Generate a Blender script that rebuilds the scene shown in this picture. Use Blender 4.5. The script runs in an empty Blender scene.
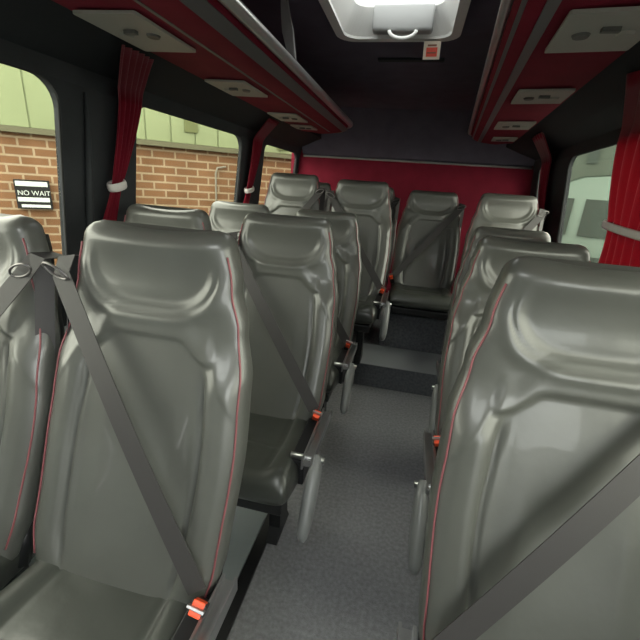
import bpy, bmesh, math, random
from mathutils import Vector, Matrix, noise
random.seed(4)
S = bpy.context.scene
C = S.collection
pi = math.pi

# ------------------------------------------------------------------ camera
H = 1.34
cd = bpy.data.cameras.new('camera'); cam = bpy.data.objects.new('camera', cd); C.objects.link(cam)
cd.sensor_width = 36; cd.sensor_fit = 'HORIZONTAL'; cd.lens = 390/640*36; cd.clip_start = .03; cd.clip_end = 200
_r = Vector((0.97209034, 0.22515578, 0.06591847)); _u = Vector((-0.13522119, 0.30810792, 0.94169249)); _f = Vector((-0.19171751, 0.92432375, -0.32995456))
cam.matrix_world = Matrix(((_r.x, _u.x, -_f.x, 0), (_r.y, _u.y, -_f.y, 0), (_r.z, _u.z, -_f.z, H), (0, 0, 0, 1)))
S.camera = cam
# ------------------------------------------------------------------ light
w = bpy.data.worlds.new('world'); S.world = w; w.use_nodes = True
bg = w.node_tree.nodes['Background']; bg.inputs[0].default_value = (1, .995, .975, 1); bg.inputs[1].default_value = 8.0
def portal(name, loc, rot, sx, sy):
    l = bpy.data.lights.new(name, 'AREA'); l.shape = 'RECTANGLE'; l.size = sx; l.size_y = sy; l.cycles.is_portal = True
    o = bpy.data.objects.new(name, l); C.objects.link(o); o.location = loc; o.rotation_euler = rot
S.view_settings.view_transform = 'Standard'; S.view_settings.look = 'None'; S.view_settings.gamma = 1
S.view_settings.use_curve_mapping = False; S.view_settings.exposure = 0.45

# ------------------------------------------------------------------ materials
def mat(name, col, rough=.6, metal=0, spec=.5, coat=0, bump=0, bscale=60, var=0, vscale=8, emit=None, estr=0, sheen=0):
    m = bpy.data.materials.new(name); m.use_nodes = True; nt = m.node_tree; N = nt.nodes; L = nt.links
    b = N['Principled BSDF']
    b.inputs['Base Color'].default_value = (*col, 1); b.inputs['Roughness'].default_value = rough
    b.inputs['Metallic'].default_value = metal; b.inputs['Specular IOR Level'].default_value = spec
    b.inputs['Coat Weight'].default_value = coat; b.inputs['Sheen Weight'].default_value = sheen
    tc = N.new('ShaderNodeTexCoord')
    if bump:
        n = N.new('ShaderNodeTexNoise'); n.inputs['Scale'].default_value = bscale; n.inputs['Detail'].default_value = 4
        L.new(tc.outputs['Object'], n.inputs['Vector'])
        bp = N.new('ShaderNodeBump'); bp.inputs['Strength'].default_value = bump; bp.inputs['Distance'].default_value = .01
        L.new(n.outputs['Fac'], bp.inputs['Height']); L.new(bp.outputs['Normal'], b.inputs['Normal'])
    if var:
        n = N.new('ShaderNodeTexNoise'); n.inputs['Scale'].default_value = vscale; n.inputs['Detail'].default_value = 5
        L.new(tc.outputs['Object'], n.inputs['Vector'])
        r = N.new('ShaderNodeValToRGB'); r.color_ramp.elements[0].position = .3; r.color_ramp.elements[1].position = .7
        r.color_ramp.elements[0].color = (*[c*(1-var) for c in col], 1); r.color_ramp.elements[1].color = (*[min(1, c*(1+var)) for c in col], 1)
        L.new(n.outputs['Fac'], r.inputs['Fac']); L.new(r.outputs['Color'], b.inputs['Base Color'])
    if emit:
        b.inputs['Emission Color'].default_value = (*emit, 1); b.inputs['Emission Strength'].default_value = estr
    return m
M = {}
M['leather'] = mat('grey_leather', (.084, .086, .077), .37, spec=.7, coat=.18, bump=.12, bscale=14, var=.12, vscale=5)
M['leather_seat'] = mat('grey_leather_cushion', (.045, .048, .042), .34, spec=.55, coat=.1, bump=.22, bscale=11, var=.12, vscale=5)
M['shell'] = mat('grey_shell', (.16, .165, .155), .5, bump=.05, bscale=200)
M['piping'] = mat('red_piping', (.24, .07, .08), .5)
M['belt'] = mat('belt_webbing', (.042, .039, .039), .6, bump=.04, bscale=400)
M['darkmetal'] = mat('dark_metal', (.20, .19, .19), .35, metal=.8)
M['metal'] = mat('brushed_metal', (.42, .42, .42), .3, metal=.9)
M['armgrey'] = mat('arm_grey', (.19, .195, .195), .35, spec=.6, var=.1)
M['black'] = mat('black_plastic', (.012, .012, .013), .45)
M['orange'] = mat('orange_button', (.95, .10, .03), .4)
M['carpet'] = mat('grey_carpet', (.31, .312, .325), .95, spec=.1, bump=.5, bscale=300, var=.18, vscale=70)
M['stepc'] = mat('dark_step_carpet', (.15, .157, .17), .95, spec=.1, bump=.5, bscale=300, var=.25, vscale=60)
M['stepl'] = mat('step_vinyl', (.27, .285, .30), .7, spec=.3, bump=.2, bscale=300)
M['maroon'] = mat('maroon_cloth', (.18, .009, .025), .85, spec=.25, bump=.25, bscale=250, var=.1)
M['maroonrack'] = mat('maroon_rack_cloth', (.21, .011, .028), .8, spec=.25, bump=.25, bscale=250, var=.1)
M['curtain'] = mat('red_curtain', (.30, .010, .030), .8, spec=.25, sheen=.3, bump=.15, bscale=150)
M['tie'] = mat('pale_tie', (.62, .58, .56), .7)
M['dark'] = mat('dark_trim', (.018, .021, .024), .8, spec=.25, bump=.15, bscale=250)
M['pillar'] = mat('pillar_trim', (.030, .033, .036), .75, spec=.25, bump=.15, bscale=250, var=.15)
M['ceil'] = mat('dark_headlining', (.115, .103, .14), .9, spec=.2, bump=.3, bscale=300, var=.1)
M['lowwall'] = mat('light_lower_wall', (.33, .37, .37), .6)
M['panel'] = mat('beige_grey_plastic', (.36, .36, .32), .5, spec=.4)
M['panel_dark'] = mat('dark_vent', (.10, .10, .09), .5)
M['silver'] = mat('silver_rail', (.62, .62, .62), .28, metal=.7)
M['greyband'] = mat('grey_band', (.30, .29, .29), .5)
M['bandgrey'] = mat('dull_grey_band', (.13, .125, .128), .5)
M['hatchf'] = mat('hatch_frame', (.82, .82, .81), .4)
M['hatchgrey'] = mat('hatch_grey', (.36, .365, .37), .45)
M['label'] = mat('label_cream', (.85, .75, .62), .5)
M['labelred'] = mat('label_red', (.85, .12, .08), .5)
M['labelbrown'] = mat('label_brown', (.30, .14, .09), .5)
M['rubber'] = mat('rubber_seal', (.012, .012, .012), .9)
M['white'] = mat('white_paint', (.75, .78, .75), .4)
M['ground'] = mat('tarmac', (.09, .09, .09), .9, var=.2)
M['greenpipe'] = mat('green_pipe', (.05, .22, .12), .5)
M['greypipe'] = mat('grey_conduit', (.20, .18, .14), .5)
M['signblack'] = mat('sign_black', (.02, .02, .02), .5)
M['signwhite'] = mat('sign_white', (.5, .52, .5), .5)
M['vent'] = mat('vent_olive', (.10, .11, .05), .6)
M['gutter'] = mat('gutter_brown', (.10, .095, .06), .6)
def glass(name, tint):
    m = bpy.data.materials.new(name); m.use_nodes = True; nt = m.node_tree; N = nt.nodes; L = nt.links
    N.remove(N['Principled BSDF']); o = N['Material Output']
    t = N.new('ShaderNodeBsdfTransparent'); t.inputs[0].default_value = (*tint, 1)
    g = N.new('ShaderNodeBsdfGlossy'); g.inputs['Roughness'].default_value = .03
    lw = N.new('ShaderNodeLayerWeight'); lw.inputs['Blend'].default_value = .5
    pw = N.new('ShaderNodeMath'); pw.operation = 'POWER'; L.new(lw.outputs['Facing'], pw.inputs[0]); pw.inputs[1].default_value = 5
    f = N.new('ShaderNodeMath'); f.operation = 'MULTIPLY_ADD'; L.new(pw.outputs[0], f.inputs[0]); f.inputs[1].default_value = .12; f.inputs[2].default_value = .006
    x = N.new('ShaderNodeMixShader'); L.new(f.outputs[0], x.inputs[0]); L.new(t.outputs[0], x.inputs[1]); L.new(g.outputs[0], x.inputs[2])
    L.new(x.outputs[0], o.inputs[0]); return m
M['glass'] = glass('tinted_glass', (.74, .75, .69))
M['clear'] = glass('clear_glass', (.95, .97, .96))
M['dimglass'] = glass('windscreen_glass', (.18, .19, .18))  # unseen pane, tinted dark to hold back frontal light on the seats
M['smoked'] = glass('smoked_glass', (.5, .51, .5))
def brickmat():
    m = bpy.data.materials.new('brick'); m.use_nodes = True; nt = m.node_tree; N = nt.nodes; L = nt.links
    b = N['Principled BSDF']; b.inputs['Roughness'].default_value = .9
    tc = N.new('ShaderNodeTexCoord'); br = N.new('ShaderNodeTexBrick')
    mp = N.new('ShaderNodeMapping'); mp.inputs['Rotation'].default_value = (-pi/2, 0, 0)
    L.new(tc.outputs['Object'], mp.inputs['Vector']); L.new(mp.outputs[0], br.inputs['Vector'])
    br.inputs['Scale'].default_value = 1; br.inputs['Brick Width'].default_value = .235; br.inputs['Row Height'].default_value = .082
    br.inputs['Mortar Size'].default_value = .011; br.inputs['Mortar Smooth'].default_value = .3; br.inputs['Bias'].default_value = -.1
    br.inputs['Color1'].default_value = (.172, .090, .047, 1); br.inputs['Color2'].default_value = (.14, .073, .038, 1); br.inputs['Mortar'].default_value = (.27, .205, .135, 1)
    n = N.new('ShaderNodeTexNoise'); n.inputs['Scale'].default_value = 3; L.new(tc.outputs['Object'], n.inputs['Vector'])
    mx = N.new('ShaderNodeMixRGB'); mx.blend_type = 'OVERLAY'; mx.inputs[0].default_value = .35
    L.new(br.outputs['Color'], mx.inputs[1]); L.new(n.outputs['Fac'], mx.inputs[2]); L.new(mx.outputs[0], b.inputs['Base Color'])
    bp = N.new('ShaderNodeBump'); bp.inputs['Strength'].default_value = .5; bp.invert = True; L.new(br.outputs['Fac'], bp.inputs['Height']); L.new(bp.outputs[0], b.inputs['Normal'])
    return m
M['brick'] = brickmat()
M['cladding'] = mat('pale_green_cladding', (.18, .205, .115), .6, var=.05, vscale=2)
M['palegreen'] = mat('pale_render', (.048, .058, .046), .8, var=.15, vscale=2)
M['cargrey'] = mat('vehicle_glass', (.03, .038, .032), .4)
M['vanwhite'] = mat('vehicle_paint', (.075, .10, .082), .45, spec=.15)
M['hedge'] = mat('hedge_leaf', (.22, .27, .17), .8, var=.4, vscale=14)

for k_ in ('brick', 'cladding', 'vent', 'gutter', 'greypipe', 'greenpipe', 'signblack', 'signwhite', 'palegreen', 'cargrey', 'ground'):
    M[k_].node_tree.nodes['Principled BSDF'].inputs['Specular IOR Level'].default_value = .06
# ------------------------------------------------------------------ helpers
def link(name, me, m=None, parent=None, smooth=False):
    o = bpy.data.objects.new(name, me); C.objects.link(o)
    if m: me.materials.append(M[m] if isinstance(m, str) else m)
    if smooth:
        for p in me.polygons: p.use_smooth = True
    if parent: o.parent = parent
    return o
def obj(name, bm, m=None, parent=None, smooth=False, recalc=True):
    if recalc: bmesh.ops.recalc_face_normals(bm, faces=bm.faces)
    me = bpy.data.meshes.new(name); bm.to_mesh(me); bm.free()
    return link(name, me, m, parent, smooth)
def tag(o, label=None, cat=None, group=None, kind=None):
    if label: o['label'] = label
    if cat: o['category'] = cat
    if group: o['group'] = group
    if kind: o['kind'] = kind
    return o
def empty(name, loc=(0, 0, 0), rz=0):
    o = bpy.data.objects.new(name, None); C.objects.link(o); o.location = loc; o.rotation_euler = (0, 0, rz); o.empty_display_size = .1; return o
def copy_tree(o, parent=None):
    c = o.copy(); C.objects.link(c)
    if parent: c.parent = parent
    for ch in list(o.children): copy_tree(ch, c)
    return c
def box(bm, x0, x1, y0, y1, z0, z1, bev=0, seg=2):
    r = bmesh.ops.create_cube(bm, size=1)
    vs = r['verts']
    for v in vs: v.co = Vector((x0+(v.co.x+.5)*(x1-x0), y0+(v.co.y+.5)*(y1-y0), z0+(v.co.z+.5)*(z1-z0)))
    if bev:
        es = list({e for v in vs for e in v.link_edges}); bmesh.ops.bevel(bm, geom=es, offset=bev, segments=seg, affect='EDGES', profile=.5)
def bx(name, m, parent, *a, bev=0, smooth=False):
    bm = bmesh.new(); box(bm, *a, bev=bev); return obj(name, bm, m, parent, smooth)
def tube(bm, pts, r, n=10, flat=1.0, close=False):
    pts = [Vector(p) for p in pts]; rings = []
    up = Vector((0, 0, 1)); prev = None
    for i, p in enumerate(pts):
        a = pts[max(i-1, 0)]; b = pts[min(i+1, len(pts)-1)]
        if close: a = pts[i-1]; b = pts[(i+1) % len(pts)]
        t = (b-a).normalized()
        if prev is None:
            s = t.cross(up)
            if s.length < .1: s = t.cross(Vector((1, 0, 0)))
        else: s = prev-t*prev.dot(t)
        s.normalize(); prev = s; q = s.cross(t)
        rr = r[i] if isinstance(r, (list, tuple)) else r
        rings.append([bm.verts.new(p+s*math.cos(2*pi*k/n)*rr*flat+q*math.sin(2*pi*k/n)*rr) for k in range(n)])
    m_ = len(rings)
    for i in range(m_ if close else m_-1):
        A, B = rings[i], rings[(i+1) % m_]
        for k in range(n): bm.faces.new((A[k], A[(k+1) % n], B[(k+1) % n], B[k]))
    if not close:
        bm.faces.new(rings[0]); bm.faces.new(rings[-1][::-1])
def extr(bm, prof, frames):
    """closed profile [(a,b)] swept; frames = functions mapping (a,b)->Vector"""
    rings = [[bm.verts.new(fr(a, b)) for a, b in prof] for fr in frames]
    n = len(prof)
    for A, B in zip(rings, rings[1:]):
        for k in range(n): bm.faces.new((A[k], A[(k+1) % n], B[(k+1) % n], B[k]))
    bm.faces.new(rings[0]); bm.faces.new(rings[-1][::-1])
def rrect(y0, y1, z0, z1, r, n=6):
    out = []
    for cx, cy, a0 in ((y1-r, z1-r, 0), (y0+r, z1-r, pi/2), (y0+r, z0+r, pi), (y1-r, z0+r, 3*pi/2)):
        for k in range(n+1):
            a = a0+pi/2*k/n; out.append((cx+r*math.cos(a), cy+r*math.sin(a)))
    return out
def holed(name, outer, holes, mapper, thick, m, parent=None):
    bm = bmesh.new(); edges = []
    for lp in [outer]+holes:
        vs = [bm.verts.new((a, b, 0)) for a, b in lp]
        for i in range(len(vs)): edges.append(bm.edges.new((vs[i], vs[(i+1) % len(vs)])))
    bmesh.ops.triangle_fill(bm, edges=edges, use_beauty=True)
    bmesh.ops.dissolve_limit(bm, angle_limit=.01, verts=[], edges=[])
    r = bmesh.ops.extrude_face_region(bm, geom=list(bm.faces))
    top = {e for e in r['geom'] if isinstance(e, bmesh.types.BMVert)}
    for v in bm.verts:
        a, b = v.co.x, v.co.y; v.co = mapper(a, b, thick if v in top else 0)
    return obj(name, bm, m, parent)
def loop_tube(name, lp, mapper, r, m, parent=None):
    bm = bmesh.new(); tube(bm, [mapper(a, b, 0) for a, b in lp], r, 6, close=True); return obj(name, bm, m, parent, True)
def sstep(a, b, x):
    t = max(0, min(1, (x-a)/(b-a))); return t*t*(3-2*t)
def gs(x, w): return math.exp(-(x/w)**2)
def lerp_tab(tab, v):
    for (a, x), (b, y) in zip(tab, tab[1:]):
        if v <= b:
            t = (v-a)/(b-a); t = t*t*(3-2*t); return x+(y-x)*t
    return tab[-1][1]
def ribbon(bm, pts, nrm, wid, th=.0025):
    pts = [Vector(p) for p in pts]; rings = []
    for i, p in enumerate(pts):
        t = (pts[min(i+1, len(pts)-1)]-pts[max(i-1, 0)]).normalized()
        n = Vector(nrm[i] if isinstance(nrm[0], (tuple, list, Vector)) else nrm); n = (n-t*n.dot(t)).normalized(); s = t.cross(n)
        ww = wid[i] if isinstance(wid, (list, tuple)) else wid
        rings.append([bm.verts.new(p+s*a*ww/2+n*b*th) for a, b in ((-1, 0), (1, 0), (1, 1), (-1, 1))])
    for A, B in zip(rings, rings[1:]):
        for k in range(4): bm.faces.new((A[k], A[(k+1) % 4], B[(k+1) % 4], B[k]))
    bm.faces.new(rings[0]); bm.faces.new(rings[-1][::-1])

# ================================================================== SETTING
ZC = 2.02; YF = -1.25; YR = 4.35; ZW = 1.62; SP = .08
def XL(z):   # left wall surface
    return -lerp_tab([(-.1, 1.30), (.85, 1.32), (ZW, 1.25), (1.70, 1.22)], z) if z < 1.70 else -1.22
def mapL(y, z, t): return Vector((XL(z)-t, y, z))
def mapR(y, z, t): return Vector((.73+SP*y+(-XL(z)-1.25)+t, y, z))
def wallpts(y0, y1, z0, z1): return [(y0, z0)]+[(y1, z0)]+[(y1, z0+(z1-z0)*k/8) for k in range(1, 9)]+[(y0, z1)]+[(y0, z0+(z1-z0)*k/8) for k in range(7, 0, -1)]
# floor and platform
bm = bmesh.new(); box(bm, -1.30, .8, YF, 2.9, -.05, 0); fl = obj('floor', bm, 'carpet'); tag(fl, kind='structure')
bm = bmesh.new(); box(bm, -1.31, 1.08, 2.50, YR, 0, .17, bev=.006); o = obj('trim_1', bm, 'stepc'); tag(o, kind='structure')
bm = bmesh.new(); box(bm, -.62, .66, 2.494, 2.87, .1705, .1755, bev=.002); o = obj('trim_2', bm, 'stepl'); tag(o, kind='structure')
bm = bmesh.new(); box(bm, -.115, .36, 2.87, 3.30, .1705, .455, bev=.008); o = obj('trim_3', bm, 'stepc'); tag(o, kind='structure')
bm = bmesh.new(); box(bm, -.42, -.375, YF+.1, 2.49, 0, .012, bev=.002); o = obj('trim_4', bm, 'black'); tag(o, kind='structure')
bm = bmesh.new(); box(bm, -1.30, -.425, YF, 2.49, 0, .006); o = obj('trim_5', bm, 'lowwall'); tag(o, kind='structure')
# walls
WL = [(-.1, 1.295), (1.70, 2.86), (3.30, 4.27)]
zs = .88
wl = holed('wall_left', wallpts(YF, YR, .72, 1.70), [rrect(a, b, zs, ZW, .09 if i < 2 else .07) for i, (a, b) in enumerate(WL)], mapL, .03, 'pillar'); tag(wl, kind='structure')
WR = [(-1.12, -.25), (-.1, 1.10), (1.55, 3.13), (3.72, 4.08)]  # first opening is unseen, added to throw daylight on the left seats
wr = holed('wall_right', wallpts(YF, YR, .72, 1.70), [rrect(a, b, zs, ZW, .07) for a, b in WR], mapR, .03, 'pillar'); tag(wr, kind='structure')
for nm, mp in (('wall_left', mapL), ('wall_right', mapR)):
    bm = bmesh.new(); pr = [mp(0, z, 0) for z in (0, .36, .72)]
    fr = []
    q = [(0, 0), (.36, 0), (.719, 0), (.719, .05), (.36, .05), (0, .05)]
    extr(bm, q, [lambda a, b, y=y, mp=mp: mp(y, a, b) for y in (YF, YR)])
    o = obj(nm+'_lower', bm, 'lowwall'); o.name = 'trim_6' if nm == 'wall_left' else 'trim_7'; tag(o, kind='structure')
n = 1
for wins, mp in ((WL, mapL), (WR, mapR)):
    for a, b in wins:
        bm = bmesh.new(); y0, y1 = a+.002, b-.002
        extr(bm, [(zs+.002, .020), (1.25, .020), (ZW-.002, .020), (ZW-.002, .026), (1.25, .026), (zs+.002, .026)], [lambda p, q_, y=y, mp=mp: mp(y, p, q_) for y in (y0, y1)])
        g = obj('window_%d' % n, bm, 'clear' if a < -1 else 'glass'); tag(g, kind='structure')
        s = loop_tube('window_seal', rrect(a, b, zs, ZW, .08), lambda y, z, t, mp=mp: mp(y, z, .006), .005, 'rubber', g)
        n += 1
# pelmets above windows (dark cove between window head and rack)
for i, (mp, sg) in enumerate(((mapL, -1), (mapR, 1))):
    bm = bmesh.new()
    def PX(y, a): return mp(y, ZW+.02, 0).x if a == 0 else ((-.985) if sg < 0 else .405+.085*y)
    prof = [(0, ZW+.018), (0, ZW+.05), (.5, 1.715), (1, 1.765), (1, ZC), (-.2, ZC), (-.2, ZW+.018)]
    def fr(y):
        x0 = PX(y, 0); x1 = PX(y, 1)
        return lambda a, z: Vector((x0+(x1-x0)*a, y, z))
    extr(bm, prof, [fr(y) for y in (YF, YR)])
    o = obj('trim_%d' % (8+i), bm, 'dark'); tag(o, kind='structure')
# ceiling with hatch hole, plus an unseen front opening added for top light
hx0, hx1, hy0, hy1 = -.43, .075, 1.52, 2.19
ce = holed('ceiling', [(-1.3, YF), (1.15, YF), (1.15, YR), (-1.3, YR)], [rrect(hx0, hx1, hy0, hy1, .07), rrect(-.62, .34, -1.05, -.15, .08)], lambda x, y, t: Vector((x, y, ZC+t)), .06, 'ceil'); tag(ce, kind='structure')
# rear wall: maroon lower, dark sloping upper
bm = bmesh.new(); box(bm, -1.34, 1.16, YR, YR+.05, 0, ZC+.05); o = obj('wall_rear', bm, 'maroon'); tag(o, kind='structure')
bm = bmesh.new(); extr(bm, [(YR, 1.615), (YR-.06, 1.63), (YR-.35, ZC), (YR, ZC)], [lambda a, b, x=x: Vector((x, a, b)) for x in (-1.2, 1.05)]); o = obj('trim_10', bm, 'ceil'); tag(o, kind='structure')
bm = bmesh.new(); tube(bm, [(-1.2, YR-.02, 1.606), (1.06, YR-.02, 1.606)], .009, 8); o = obj('trim_11', bm, 'greyband', smooth=True); tag(o, kind='structure')
# front wall with the windscreen opening behind the camera
o = holed('wall_front', [(-1.3, -.02), (.7, -.02), (.7, ZC), (-1.3, ZC)], [rrect(-1.15, .55, .75, 1.85, .1)], lambda x, z, t: Vector((x, YF-t, z)), .05, 'dark'); tag(o, kind='structure')
bm = bmesh.new(); box(bm, -1.148, .548, YF-.03, YF-.024, .752, 1.848); o = obj('window_8', bm, 'dimglass'); tag(o, kind='structure')
portal('windscreen_portal', (-.3, YF-.06, 1.3), (pi/2, 0, 0), 1.7, 1.1)
bm = bmesh.new(); box(bm, -.61, .33, -1.04, -.16, ZC+.03, ZC+.036); o = obj('window_9', bm, 'clear'); tag(o, kind='structure')  # unseen hatch behind the camera, added to light the seats from above
portal('added_hatch_portal', (-.14, -.6, ZC+.07), (0, 0, 0), .96, .9)
portal('hatch_portal', (-.15, 1.86, ZC+.2), (0, 0, 0), .56, .67)

# roof hatch
ht = empty('roof_hatch', (-.15, 1.855, ZC)); tag(ht, 'pale framed roof hatch with clear panel letting in daylight', 'roof hatch')
hl = lambda x, y, t: Vector((x+.15, y-1.855, t))
inner = rrect(hx0+.06, hx1-.06, hy0+.06, hy1-.075, .06)
outer = rrect(hx0-.03, hx1+.03, hy0-.03, hy1+.03, .09)
def fhole(name, z0, th, out, inn, m):
    return holed(name, out, [inn], lambda x, y, t: hl(x, y, z0-t), th, m, ht)
fhole('frame', -.0, .018, outer, rrect(hx0+.01, hx1-.01, hy0+.01, hy1-.01, .07), 'hatchf')
bm = bmesh.new(); lo = rrect(hx0+.004, hx1-.004, hy0+.004, hy1-.004, .07); A_ = [bm.verts.new(hl(x, y, -.016)) for x, y in lo]; B_ = [bm.verts.new(hl(x, y, .085)) for x, y in inner]
C_ = [bm.verts.new(hl(x, y, .095)) for x, y in inner]; D_ = [bm.verts.new(hl(x, y, .095)) for x, y in lo]; n_ = len(lo)
for P_, Q_ in ((A_, B_), (B_, C_), (C_, D_), (D_, A_)):
    for k in range(n_): bm.faces.new((P_[k], P_[(k+1) % n_], Q_[(k+1) % n_], Q_[k]))
obj('frame_collar', bm, 'hatchf', ht)
bm = bmesh.new(); box(bm, -.26, .20, -.31, .31, .105, .111); obj('glass_panel', bm, 'smoked', ht)
hb = bx('catch_housing', 'hatchgrey', ht, -.14, .13, .235, .30, -.012, .09, bev=.012, smooth=True)
bm = bmesh.new(); tube(bm, [(.06*math.cos(a), .238-.02*math.sin(a)*0, -.012-.03*math.sin(a)) for a in [pi*k/10 for k in range(11)]], .008, 8); obj('handle', bm, 'hatchf', hb, True)
# overhead grab strip beyond the hatch
bm = bmesh.new(); box(bm, -.30, .06, 2.52, 2.56, ZC-.014, ZC, bev=.005); o = obj('ceiling_strip', bm, 'pillar', smooth=False); tag(o, 'slim dark strip fixed on the ceiling behind the roof hatch', 'strip')
# warning label
wlb = empty('warning_label', (-.012, hy1-.005, ZC-.062)); tag(wlb, 'small cream and red warning label at the rear edge of the roof hatch', 'label')
wlb.rotation_euler = (math.radians(-62), 0, math.radians(-4))
b0 = bx('backing', 'label', wlb, -.038, .038, -.036, .036, -.002, .002)
bx('red_band', 'labelred', wlb, -.025, .025, -.012, .024, -.0035, -.0022)
bx('print_line', 'labelbrown', wlb, -.020, .020, -.024, -.017, -.0035, -.0022)
bx('print_line', 'labelbrown', wlb, -.020, .020, .006, .011, -.0048, -.0036)

# ------------------------------------------------------------------ luggage racks
def rack(sg, y0, y1, lab, panels, plab, brs):
    root = empty('luggage_rack', ((-.8 if sg < 0 else .3), 0, 1.75)); tag(root, lab, 'luggage rack', 'overhead luggage racks')
    ox = root.location.x
    if sg < 0: X = lambda y, a: -1.0+a*.46
    else: X = lambda y, a: .40+.085*y-a*.36
    def fr(y): return lambda a, z: Vector((X(y, a)-ox, y, z-1.75))
    ys = [y0+(y1-.25-y0)*k/10 for k in range(11)]+[y1-.25+.25*math.sin(k*pi/2/6) for k in range(1, 7)]
    def prof(y):
        return [(-.02, 1.752), (.3, 1.748), (.72, 1.738), (.84, 1.742), (.90, 1.756), (.93, 1.775), (.90, 1.785), (.80, 1.772), (.4, 1.785), (-.02, 1.80)]
    def shr(y):   # rack end rounds off towards the wall
        t = max(0, (y-(y1-.25))/.25); return 1-.55*(1-math.sqrt(max(0, 1-t*t)))
    bm = bmesh.new()
    rings = [[bm.verts.new(fr(y)(a*shr(y), z)) for a, z in prof(y)] for y in ys]
    for A, B in zip(rings, rings[1:]):
        for k in range(10): bm.faces.new((A[k], A[(k+1) % 10], B[(k+1) % 10], B[k]))
    bm.faces.new(rings[0]); bm.faces.new(rings[-1][::-1])
    obj('rack_body', bm, 'maroonrack', root, True)
    bm = bmesh.new(); tube(bm, [fr(y)(.965*shr(y), 1.79) for y in ys], .021 if sg < 0 else .014, 12); obj('rail', bm, 'silver', root, True)
    bm = bmesh.new()
    ribbon(bm, [fr(y)(.875*shr(y), 1.7475 if sg < 0 else 1.751) for y in ys], (-sg*.45, 0, -1), .046 if sg < 0 else .012, .004); obj('edge_band', bm, 'bandgrey', root)
    bm = bmesh.new(); ribbon(bm, [fr(y)(.56 if sg < 0 else .72, 1.7425 if sg < 0 else 1.7385) for y in ys[:-4]], (0, 0, -1), .012 if sg < 0 else .028, .003); obj('trim_strip', bm, 'bandgrey', root)
    for i, (a, b, u0, u1) in enumerate(panels):
        p = bmesh.new()
        for v in (a, b): pass
        lp = rrect(a, b, u0, u1, .012, 3)
        vs0 = [p.verts.new(Vector((X(y, u)-ox, y, 1.744-.012*max(0, (u-.3)/.42)*.8-1.75))) for y, u in lp]
        vs1 = [p.verts.new(v.co+Vector((0, 0, -.008))) for v in vs0]; k_ = len(lp)
        p.faces.new(vs0); p.faces.new(vs1[::-1])
        for k in range(k_): p.faces.new((vs0[k], vs0[(k+1) % k_], vs1[(k+1) % k_], vs1[k]))
        pn = obj('service_panel', p, 'panel', root)
        ym = (a+b)/2
        for du, rr in ((.25, .022), (.72, .022)):
            u = u0+(u1-u0)*du; bm = bmesh.new(); z = 1.735-.012*max(0, (u-.3)/.42)*.8-1.75
            bmesh.ops.create_cone(bm, cap_ends=True, segments=20, radius1=rr*.8, radius2=rr, depth=.008, matrix=Matrix.Translation((X(ym, u)-ox, ym, z-.003)))
            v = obj('air_nozzle', bm, 'panel_dark' if du > .5 else 'panel', pn, False)
        bm = bmesh.new(); u = u0+(u1-u0)*.48; box(bm, X(ym, u)-ox-.02, X(ym, u)-ox+.02, ym-.05, ym-.035, 1.731-1.75-.008, 1.731-1.75+.002); obj('lamp_slot', bm, 'panel_dark', pn)
    for yb in brs:
        bm = bmesh.new()
        pts = [fr(yb+.02*math.sin(k*.3))(.97-.10*math.sin(k*pi/20)+.10*(k/10)**2*0, 1.80+(ZC-1.80)*k/10) for k in range(11)]
        ribbon(bm, pts, (0, -1, .01), [.045-.02*abs(k-5)/5 for k in range(11)], .02); obj('hanger_bracket', bm, 'greyband', root)
    return root
rack(-1, -.6, 3.55, 'maroon overhead luggage rack with silver rail on the left, brick wall side', [(1.10, 1.42, .03, .46), (1.82, 2.12, .04, .46), (2.62, 2.92, .04, .46), (3.12, 3.32, .04, .40)], '', [.35, 1.78])
rack(1, -.6, 3.75, 'maroon overhead luggage rack with silver rail on the right side', [(1.13, 1.40, .02, .60), (1.86, 2.10, .04, .60), (2.62, 2.88, .04, .60), (3.30, 3.50, .04, .50)], '', [1.75])

# ------------------------------------------------------------------ curtains
def curtain(name, mp, yc, wtop, ztie, wtie, zb, lab, skew=0, amp=.012):
    """gathered curtain hanging just inside wall, tied at ztie"""
    root = empty(name, mp(yc, 1.2, 0)); L0 = root.location.copy(); tag(root, lab, 'curtain', 'red window curtains')
    sgn = 1 if mp is mapL else -1
    bm = bmesh.new(); NV = 40; NU = 48; zt = 1.728; grid = []
    def W(z):
        if z > ztie: t = (z-ztie)/(zt-ztie); return wtie+(wtop-wtie)*t**.8
        t = (ztie-z)/(ztie-zb); return wtie+(wtop*.75-wtie)*sstep(0, 1, t)
    for j in range(NV+1):
        z = zt+(zb-zt)*j/NV; row = []
        for i in range(NU+1):
            u = i/NU-.5; ww = W(z); a = amp*(.5+.5*min(1, ww/wtop))
            y = yc+skew*(z-ztie)+u*ww
            if z > 1.61: y -= (z-1.61)*(4.8 if sgn < 0 else 2.0)
            off = .042+a*math.sin(i/NU*2*pi*5.5+.6*math.sin(z*5))+.01*(1-abs(2*u))
            if z > 1.61: off += (z-1.61)*1.25
            if z > 1.69: off += (z-1.69)*.6
            p = mp(y, min(z, 1.69), 0); row.append(bm.verts.new(Vector((p.x+sgn*off, y, z))-L0))
        grid.append(row)
    for A, B in zip(grid, grid[1:]):
        for i in range(NU): bm.faces.new((A[i], A[i+1], B[i+1], B[i]))
    r = bmesh.ops.solidify(bm, geom=list(bm.faces), thickness=.003)
    obj('drape', bm, 'curtain', root, True)
    p = mp(yc, ztie, 0)-L0; bm = bmesh.new(); pts = []
    for k in range(20):
        a = 2*pi*k/20; pts.append((p.x+sgn*(.045+.030*math.cos(a)), (wtie*.5+.012)*math.sin(a), ztie-L0.z+.012*math.sin(a)))
    tube(bm, pts, [.017]*20, 8, flat=.3, close=True); obj('tie_band', bm, 'tie', root, True)
    return root
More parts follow.
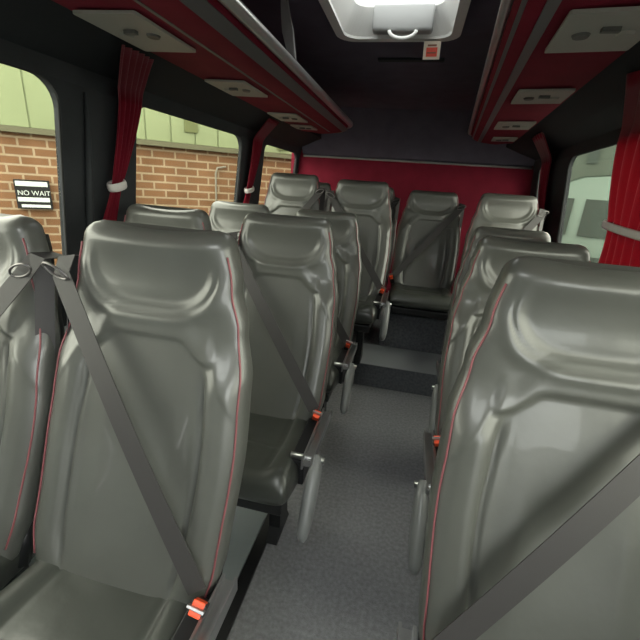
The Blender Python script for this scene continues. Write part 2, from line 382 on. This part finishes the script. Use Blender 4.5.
curtain('curtain', mapL, 1.515, .17, 1.275, .055, .85, 'red curtain with pale tie between the first and second left windows', .28)
curtain('curtain', mapL, 2.95, .20, 1.26, .085, .85, 'red curtain with pale tie between the second and third left windows', .25)
curtain('curtain', mapR, 1.87, .74, 1.24, .42, .85, 'wide red curtain with pale tie covering front of right window', -.08, .016)
curtain('curtain', mapR, 3.56, .32, 1.21, .19, .85, 'narrow red curtain with pale tie by rear of the right wall', .1)
# fabric folds on the pillar between first two left windows
bm = bmesh.new(); tube(bm, [(mapL(1.40, z, 0).x+.012, 1.40, z) for z in (.9, 1.1, 1.3, 1.45, 1.6)], [.016, .016, .014, .01, .004], 8); o = obj('trim_12', bm, 'pillar', smooth=True); tag(o, kind='structure')

# ------------------------------------------------------------------ SEATS
ZT = 1.185; ZB = .40
WT = [(0, .225), (.15, .245), (.4, .252), (.6, .245), (.74, .224), (.85, .202), (1, .180)]
def yfront(z):   # back centre plane, local y
    v = (z-ZB)/(ZT-ZB); return .155+.245*(1-(1-min(v, 1))**1.6)
def make_back(root):
    NR, NZ = 176, 132; bm = bmesh.new(); rings = []; edgeL = []; edgeR = []
    r_top = .034
    for j in range(NZ+1):
        s = j/NZ
        z = ZB+(ZT-ZB)*s
        v = s
        wv = lerp_tab(WT, v); th = .045+.012*math.sin(min(1, v*1.3)*pi)*0+.008*sstep(.7, .85, v)-.004*v
        d = ZT-z
        if d < r_top:
            q = 1-d/r_top; k = math.sqrt(max(0, 1-q*q)); wv = wv-.035*(1-k); th = th*max(.04, k)
        if v < .05: th *= .5+.5*math.sqrt(max(0, 1-(1-v/.05)**2))
        ring = []
        yc = yfront(z)
        sag = .010*sstep(.9, 1, v)
        for i in range(NR):
            a = 2*pi*i/NR; ca, sa = math.cos(a), math.sin(a)
            e = .42
            x = wv*math.copysign(abs(ca)**e, ca); y = th*math.copysign(abs(sa)**.62, sa)
            u = x/wv
            if sa < 0:   # front half displaced
                f = abs(sa)**.5; D = 0; au = abs(u)
                low = 1-sstep(.58, .72, v)
                D += .026*sstep(.52, .78, au)*(1-.35*sstep(.85, 1, au))*low*sstep(-.05, .15, v)
                su = .60+.05*math.sin(v*5)             # bolster seam
                D -= .014*gs(au-su, .028)*(1-sstep(.58, .66, v))*sstep(.02, .1, v)
                # lumbar creases
                sc = .24+.08*(v-.3)
                D -= .011*gs(au-sc, .03)*gs(v-.33, .16)
                D += .007*gs(u, .5)*gs(v-.2, .2)
                # yoke edge (panel top)
                vb = .705-.055*sstep(.35, .62, au)-.02*gs(u, .3)*0
                D += .009*sstep(-.006, .012, v-vb)*(1-sstep(.03, .10, v-vb))*(1-sstep(.66, .74, au))
                # outer shoulder wing seam
                wb = .675-.5*(au-.62)
                D += .003*sstep(-.01, .012, v-wb)*(1-sstep(.02, .09, v-wb))*sstep(.68, .74, au)
                # headrest dish
                eu = au/.83; ev = (v-.915)/.145
                rr = (eu**2.6+abs(ev)**2.4)**(1/2.5)
                up = 1-sstep(.84, .97, v)
                D -= .013*(1-sstep(.80, 1.0, rr))*up
                D += .005*gs(rr-1.09, .09)*(1-sstep(.82, .92, v))
                D -= .005*gs(rr-.99, .03)*(1-sstep(.84, .94, v))
                D += .004*sstep(.90, .985, v)
                y -= D*f
            ring.append(bm.verts.new((x, yc+y, z-sag*(1-u*u))))
        rings.append(ring)
        if .05 < v: 
            for sgn, lst in ((1, edgeR), (-1, edgeL)):
                i = round((pi*2-.48)/(2*pi)*NR) if sgn > 0 else round((pi+.48)/(2*pi)*NR)
                lst.append(ring[i % NR].co.copy()+Vector((sgn*.0015, -.0015, 0)))
    for A, B in zip(rings, rings[1:]):
        for k in range(NR): bm.faces.new((A[k], A[(k+1) % NR], B[(k+1) % NR], B[k]))
    bm.faces.new(rings[0][::-1]); bm.faces.new(rings[-1])
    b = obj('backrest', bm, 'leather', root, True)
    for lst in (edgeR, edgeL):
        bm = bmesh.new(); tube(bm, [lst[k] for k in range(0, len(lst)-6, 3)], .0022, 6); obj('piping', bm, 'piping', b, True)
    # hard rear shell
    bm = bmesh.new(); g = []
    for j in range(25):
        v = .06+.88*j/24; z = ZB+(ZT-ZB)*v; wv = lerp_tab(WT, v)*.93
        g.append([bm.verts.new((wv*u, yfront(z)+.044+.012*(1-u**4), z)) for u in [-1+k/6 for k in range(13)]])
    for A, B in zip(g, g[1:]):
        for k in range(12): bm.faces.new((A[k], A[k+1], B[k+1], B[k]))
    bmesh.ops.solidify(bm, geom=list(bm.faces), thickness=.006); obj('back_shell', bm, 'shell', root, True)
    return b
def make_cushion(root):
    NR, NY = 128, 70; bm = bmesh.new(); rings = []; y0, y1 = -.245, .215
    for j in range(NY+1):
        t = j/NY; y = y0+(y1-y0)*t; d = y-y0; rf = .055
        wv = .224+.012*math.sin(min(1, t*1.2)*pi); zt = .455-.025*t; zb = .325+.02*gs(t, .3)
        if d < rf: k = math.sqrt(max(0, 1-(1-d/rf)**2)); zt -= .055*(1-k); wv -= .012*(1-k); zb += .035*(1-k)
        if y1-y < .03: k = math.sqrt(max(0, 1-(1-(y1-y)/.03)**2)); zt -= .03*(1-k); zb += .02*(1-k)
        zm = (zt+zb)/2; hz = max(.004, (zt-zb)/2); ring = []
        for i in range(NR):
            a = 2*pi*i/NR; ca, sa = math.cos(a), math.sin(a)
            x = wv*math.copysign(abs(ca)**.3, ca); z = hz*math.copysign(abs(sa)**.55, sa); u = x/wv
            if sa > 0:
                au = abs(u); z += (.018*sstep(.5, .82, au)*(1-.5*sstep(.85, 1, au))-.007*gs(au-.62, .03)*sstep(.05, .2, t)*(1-sstep(.8, .95, t))
                   + .006*gs((t-.45)+.12*u*u, .035)*-1*(1-sstep(.5, .62, au))+.005*noise.noise(Vector((u*2.2, t*3.5, 3))))*sstep(0, .15, t)*sa**.5
            ring.append(bm.verts.new((x, y, zm+z)))
        rings.append(ring)
    for A, B in zip(rings, rings[1:]):
        for k in range(NR): bm.faces.new((A[k], A[(k+1) % NR], B[(k+1) % NR], B[k]))
    bm.faces.new(rings[0]); bm.faces.new(rings[-1][::-1])
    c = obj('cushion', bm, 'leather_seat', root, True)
    for s in (1, -1):
        bm = bmesh.new(); pts = []
        for r in rings[4:-3:3]:
            i = round(.42/(2*pi)*NR) if s > 0 else round((pi-.42)/(2*pi)*NR)
            pts.append(r[i].co+Vector((s*.001, 0, .001))) if False else None
        bm.free()
    return c
def make_seat(m, arm, bk=None):
    """m=+1: belt guide at -x shoulder, buckle at +x hip"""
    root = empty('passenger_seat')
    if bk is None: make_back(root); make_cushion(root)
    else:
        for ch in bk.children:
            if ch.name.split('.')[0] in ('backrest', 'cushion', 'back_shell'): copy_tree(ch, root)
    # base frame
    bx('seat_frame', 'black', root, -.20, .20, -.20, .20, .285, .335, bev=.008)
    bm = bmesh.new(); bm.free()
    for s in (1, -1):
        bm = bmesh.new(); tube(bm, [(s*.215, .17, .36), (s*.215, .21, .47)], .02, 8); obj('recliner_hinge', bm, 'black', root, True)
    for s in (1, -1):
        bm = bmesh.new(); x = s*.13
        pr = [(-.075, 0), (.085, 0), (.055, .05), (.045, .29), (-.045, .29), (-.04, .05)]
        extr(bm, pr, [lambda a, b, X=X: Vector((X, a, b+.012)) for X in (x-.022, x+.022)]); obj('leg', bm, 'black', root)
    # belt
    gz = 1.065; gx = -m*.212; bz = .505; bxx = m*.222
    P0 = Vector((gx, yfront(gz)-.062, gz)); P1 = Vector((bxx, yfront(bz)-.085, bz)); nrm = Vector((0, -.96, .28)); pts = []
    for k in range(21):
        t = k/20; p = P0.lerp(P1, t); p.y -= .014*math.sin(t*pi)*.6; p.z -= .0; pts.append(p)
    bm = bmesh.new(); ribbon(bm, [Vector((gx-m*.012, yfront(gz)+.03, gz+.03)), Vector((gx-m*.01, yfront(gz)-.03, gz+.035))]+pts, nrm, .046); belt = obj('seat_belt', bm, 'belt', root)
    # belt return running behind shoulder to floor reel
    bm = bmesh.new(); ribbon(bm, [Vector((gx-m*.018, yfront(z)+.03-.055*sstep(.5, 1, z), z)) for z in (gz+.02, .95, .8, .65, .5)], (-m*.7, -.7, 0), .04); obj('belt_return', bm, 'belt', root)
    # metal guide ring
    bm = bmesh.new(); c = P0+Vector((-m*.004, -.012, .01)); pts2 = []
    for k in range(24):
        a = 2*pi*k/24; pts2.append(c+Vector((.030*math.cos(a), -.006*math.sin(a), .014*math.sin(a)-m*.010*math.cos(a))))
    tube(bm, pts2, .003, 6, close=True); obj('belt_guide', bm, 'darkmetal', root, True)
    # buckle
    bk_ = bmesh.new(); box(bk_, -.016, .016, -.012, .012, -.05, .04, bev=.004)
    b = obj('buckle', bk_, 'black', root); b.location = P1+Vector((m*.012, -.012, -.025)); b.rotation_euler = (math.radians(38), m*math.radians(14), 0)
    bm = bmesh.new(); box(bm, -.0125, .0125, -.0145, .0135, .008, .043, bev=.002); obj('buckle_button', bm, 'orange', b)
    bm = bmesh.new(); box(bm, -.018, .018, -.003, .003, .038, .062, bev=.001); obj('latch_plate', bm, 'metal', b)
    if arm:
        bm = bmesh.new(); ax = m*.262
        # channel bracket
        box(bm, ax-.016, ax+.016, -.14, .19, .455, .462); box(bm, ax-.018, ax-.012, -.14, .19, .44, .478); box(bm, ax+.012, ax+.018, -.14, .19, .44, .478)
        obj('side_rail', bm, 'metal', root)
        bm = bmesh.new(); box(bm, m*.20 if m > 0 else m*.25, m*.25 if m > 0 else m*.20, -.12, .18, .36, .455, bev=.004); obj('side_cover', bm, 'black', root)
        bm = bmesh.new(); ax2 = m*.290; q = [(-.095, .475, .014), (-.105, .464, .024), (-.13, .435, .031), (-.18, .38, .034), (-.23, .32, .031), (-.255, .292, .025), (-.265, .28, .012)]
        pts = [(ax2-m*.02*k/6*0, a, z) for k, (a, z, r) in enumerate(q)]
        tube(bm, pts, [r for a, z, r in q], 16, flat=.72); ar = obj('armrest', bm, 'armgrey', root, True)
        bm = bmesh.new(); tube(bm, [(m*.20, -.105, .462), (m*.315, -.105, .462)], .011, 10); obj('pivot', bm, 'metal', ar, True)
    return root
A = make_seat(1, True)
B = make_seat(-1, True, A)
Wn = make_seat(-1, False, A)
G = 'grey leather passenger seats'
# (prototype, x, y_top, base z, z scale, label)
seats = [
 ('A', -.550, .80, 0, 1.036, 'large grey leather seat in left foreground, aisle side, diagonal belt and orange buckle'),
 ('W', -1.068, .79, 0, 1.03, 'grey leather seat cut off by the left picture edge, below the brick wall sign'),
 ('A', -.486, 1.56, 0, 1.022, 'second aisle seat on the left, full cushion and hanging armrest visible'),
 ('W', -1.01, 1.53, 0, 1.018, 'second window seat on the left, mostly hidden behind the large foreground seat'),
 ('A', -.485, 2.32, 0, 1.005, 'third aisle seat on the left, half hidden, just before the rear step'),
 ('W', -1.03, 2.32, 0, 1.01, 'third window seat on the left, only its headrest top showing'),
 ('A', -.362, 2.93, .1705, 1.02, 'raised aisle seat on left platform, nearest the empty rear middle seat'),
 ('W', -.89, 3.0, .1705, 1.035, 'raised window seat on the left, with brick visible beside its headrest'),
 ('W', -.36, 3.66, .1705, .995, 'rearmost aisle seat, sliver visible between raised aisle seat and red rear wall'),
 ('W', -.93, 3.66, .1705, .995, 'rearmost left window seat, dark headrest corner showing between two raised seats'),
 ('W', .150, 3.36, .215, .95, 'centre rear seat facing down the aisle with dark diagonal belt across it'),
 ('B', .368, .80, 0, 1.045, 'largest grey leather seat in the right foreground with belt crossing it'),
 ('B', .438, 1.55, 0, 1.012, 'second single seat on the right, directly behind the right foreground seat'),
 ('B', .52, 2.24, 0, 1.0, 'third single seat on the right, thin lit headrest edge above second seat'),
 ('W', .645, 3.07, .1705, 1.0, 'raised rear seat on the right beside the narrow red curtain'),
]
used = set(); protos = {'A': A, 'B': B, 'W': Wn}
for t, x, yt, zb, zsc, lab in seats:
    p = protos[t]; o = copy_tree(p) if t in used else p
    if t not in used: used.add(t); pend = o
    o['_'] = 1
    o.location = (x, yt-.40, zb); o.scale = (1, 1, zsc)
    tag(o, lab, 'seat', G); del o['_']

# ================================================================== OUTSIDE
bm = bmesh.new(); box(bm, -25, 25, -20, 30, -.75, -.65); o = obj('ground', bm, 'ground'); tag(o, kind='structure')
# brick building, local x along the wall, -y facing the bus
ang = math.atan2(1.92, 2.33)
bd = empty('brick_building', (-3.8, 3.2, -.65), ang); tag(bd, 'brick building with pale green cladding above, seen through the left windows', 'building')
ZBk = 1.60+.65
bx('brick_wall', 'brick', bd, -5, 6, 0, .25, 0, ZBk)
bm = bmesh.new()
for k in range(44):
    x = -5+k*.25; box(bm, x, x+.235, -.03, .25, ZBk+.055, 3.12); box(bm, x+.235, x+.25, -.018, .24, ZBk+.055, 3.12)
obj('cladding', bm, 'cladding', bd)
bx('gutter', 'gutter', bd, -5, 6, -.07, .05, ZBk, ZBk+.05)
def wx(X, Y):   # local x of a world point projected on the wall
    return (X+3.8)*math.cos(ang)+(Y-3.2)*math.sin(ang)
for X, Y, z in ((-2.5, 4.3, 1.83), (-1.66, 4.96, 1.75)):
    v = bx('wall_vent', 'vent', bd, wx(X, Y)-.07, wx(X, Y)+.07, -.045, -.03, z+.65-.06, z+.65+.07)
bm = bmesh.new(); x = 1.96; tube(bm, [(x, -.03, .0), (x, -.03, 2.02), (x+.02, -.03, 2.08), (x+.12, -.03, 2.10)], .011, 8); obj('conduit', bm, 'greypipe', bd, True)
bm = bmesh.new(); x = 1.02; tube(bm, [(x, -.08, 0), (x, -.08, 1.85), (x+.03, -.03, 1.95)], .035, 12); obj('drainpipe', bm, 'greenpipe', bd, True)
# sign
sg = empty('wall_sign', (0, 0, 0)); tag(sg, 'small black and white sign on the brick wall seen through the front left window', 'sign')
sx = .04; sg.scale = (.86, 1, .9); sg.location = (-3.8+sx*math.cos(ang)+.04*math.sin(ang), 3.2+sx*math.sin(ang)-.04*math.cos(ang), 1.06); sg.rotation_euler = (0, 0, ang)
bx('board', 'signblack', sg, -.0, .33, -.012, .03, -.16, .14)
bx('white_strip', 'signwhite', sg, .015, .315, -.015, -.0125, .075, .125)
bx('white_strip', 'signwhite', sg, .015, .315, -.015, -.0125, -.085, -.04)
bx('white_strip', 'signwhite', sg, .04, .315, -.015, -.0125, -.145, -.115)
cu = bpy.data.curves.new('lettering', 'FONT'); cu.body = 'NO WAIT'; cu.size = .070; cu.extrude = .001
tmp = bpy.data.objects.new('tmp', cu); C.objects.link(tmp); dg = bpy.context.evaluated_depsgraph_get(); me = bpy.data.meshes.new_from_object(tmp.evaluated_get(dg)); bpy.data.objects.remove(tmp)
lt = link('lettering', me, 'signwhite', sg); lt.rotation_euler = (pi/2, 0, 0); lt.location = (.02, -.014, -.018)

# right side: parked van and pale building
pb = empty('pale_building', (4.2, 12, -.65), math.radians(-20)); tag(pb, 'pale rendered building far outside the right window', 'building')
bx('building_wall', 'palegreen', pb, -5, 6, 0, .3, 0, 4.2)
bx('building_window', 'cargrey', pb, -.02, .20, -.03, .0, 2.92, 3.24)
pv = empty('parked_van', (3.45, 8.5, -.65), math.radians(-18)); pv.scale = (1.15, 1.15, 1.1); tag(pv, 'pale parked van with curved roof outside the right window', 'van')
prof = [(-2.4, .35), (2.3, .35), (2.35, .9), (2.2, 1.35), (1.4, 1.5), (.9, 1.95), (.4, 2.18), (-.4, 2.25), (-1.8, 2.2), (-2.25, 2.05), (-2.42, 1.2)]
bm = bmesh.new(); extr(bm, [(-a, b) for a, b in prof], [lambda a, b, y=y: Vector((a, y*(1-.10*max(0, b-1)), b)) for y in (-.85, -.8, .8, .85)]); bmesh.ops.bevel(bm, geom=[e for e in bm.edges], offset=.03, segments=2, affect='EDGES'); vb = obj('van_body', bm, 'vanwhite', pv, True)
for a0, a1 in ((-1.2, -.45), (-.3, .7), (.85, 2.0)):
    bm = bmesh.new(); extr(bm, [(a0, 1.3), (a1, 1.3), (a1, 1.85), (a0+(.35 if a0 < -1 else 0), 1.85)], [lambda a, b, y=y: Vector((a, y*(1-.10*(b-1)), b)) for y in (-.865, -.85)]); obj('side_window', bm, 'cargrey', pv)
bx('lower_trim', 'cargrey', pv, -2.3, 2.3, -.875, -.85, .75, 1.0)
for xx in (-1.5, 1.45):
    for s in (-1, 1):
        bm = bmesh.new(); bmesh.ops.create_cone(bm, cap_ends=True, segments=32, radius1=.34, radius2=.34, depth=.22, matrix=Matrix.Translation((xx, s*.78, .34)) @ Matrix.Rotation(pi/2, 4, 'X')); obj('wheel', bm, 'rubber', pv, True)
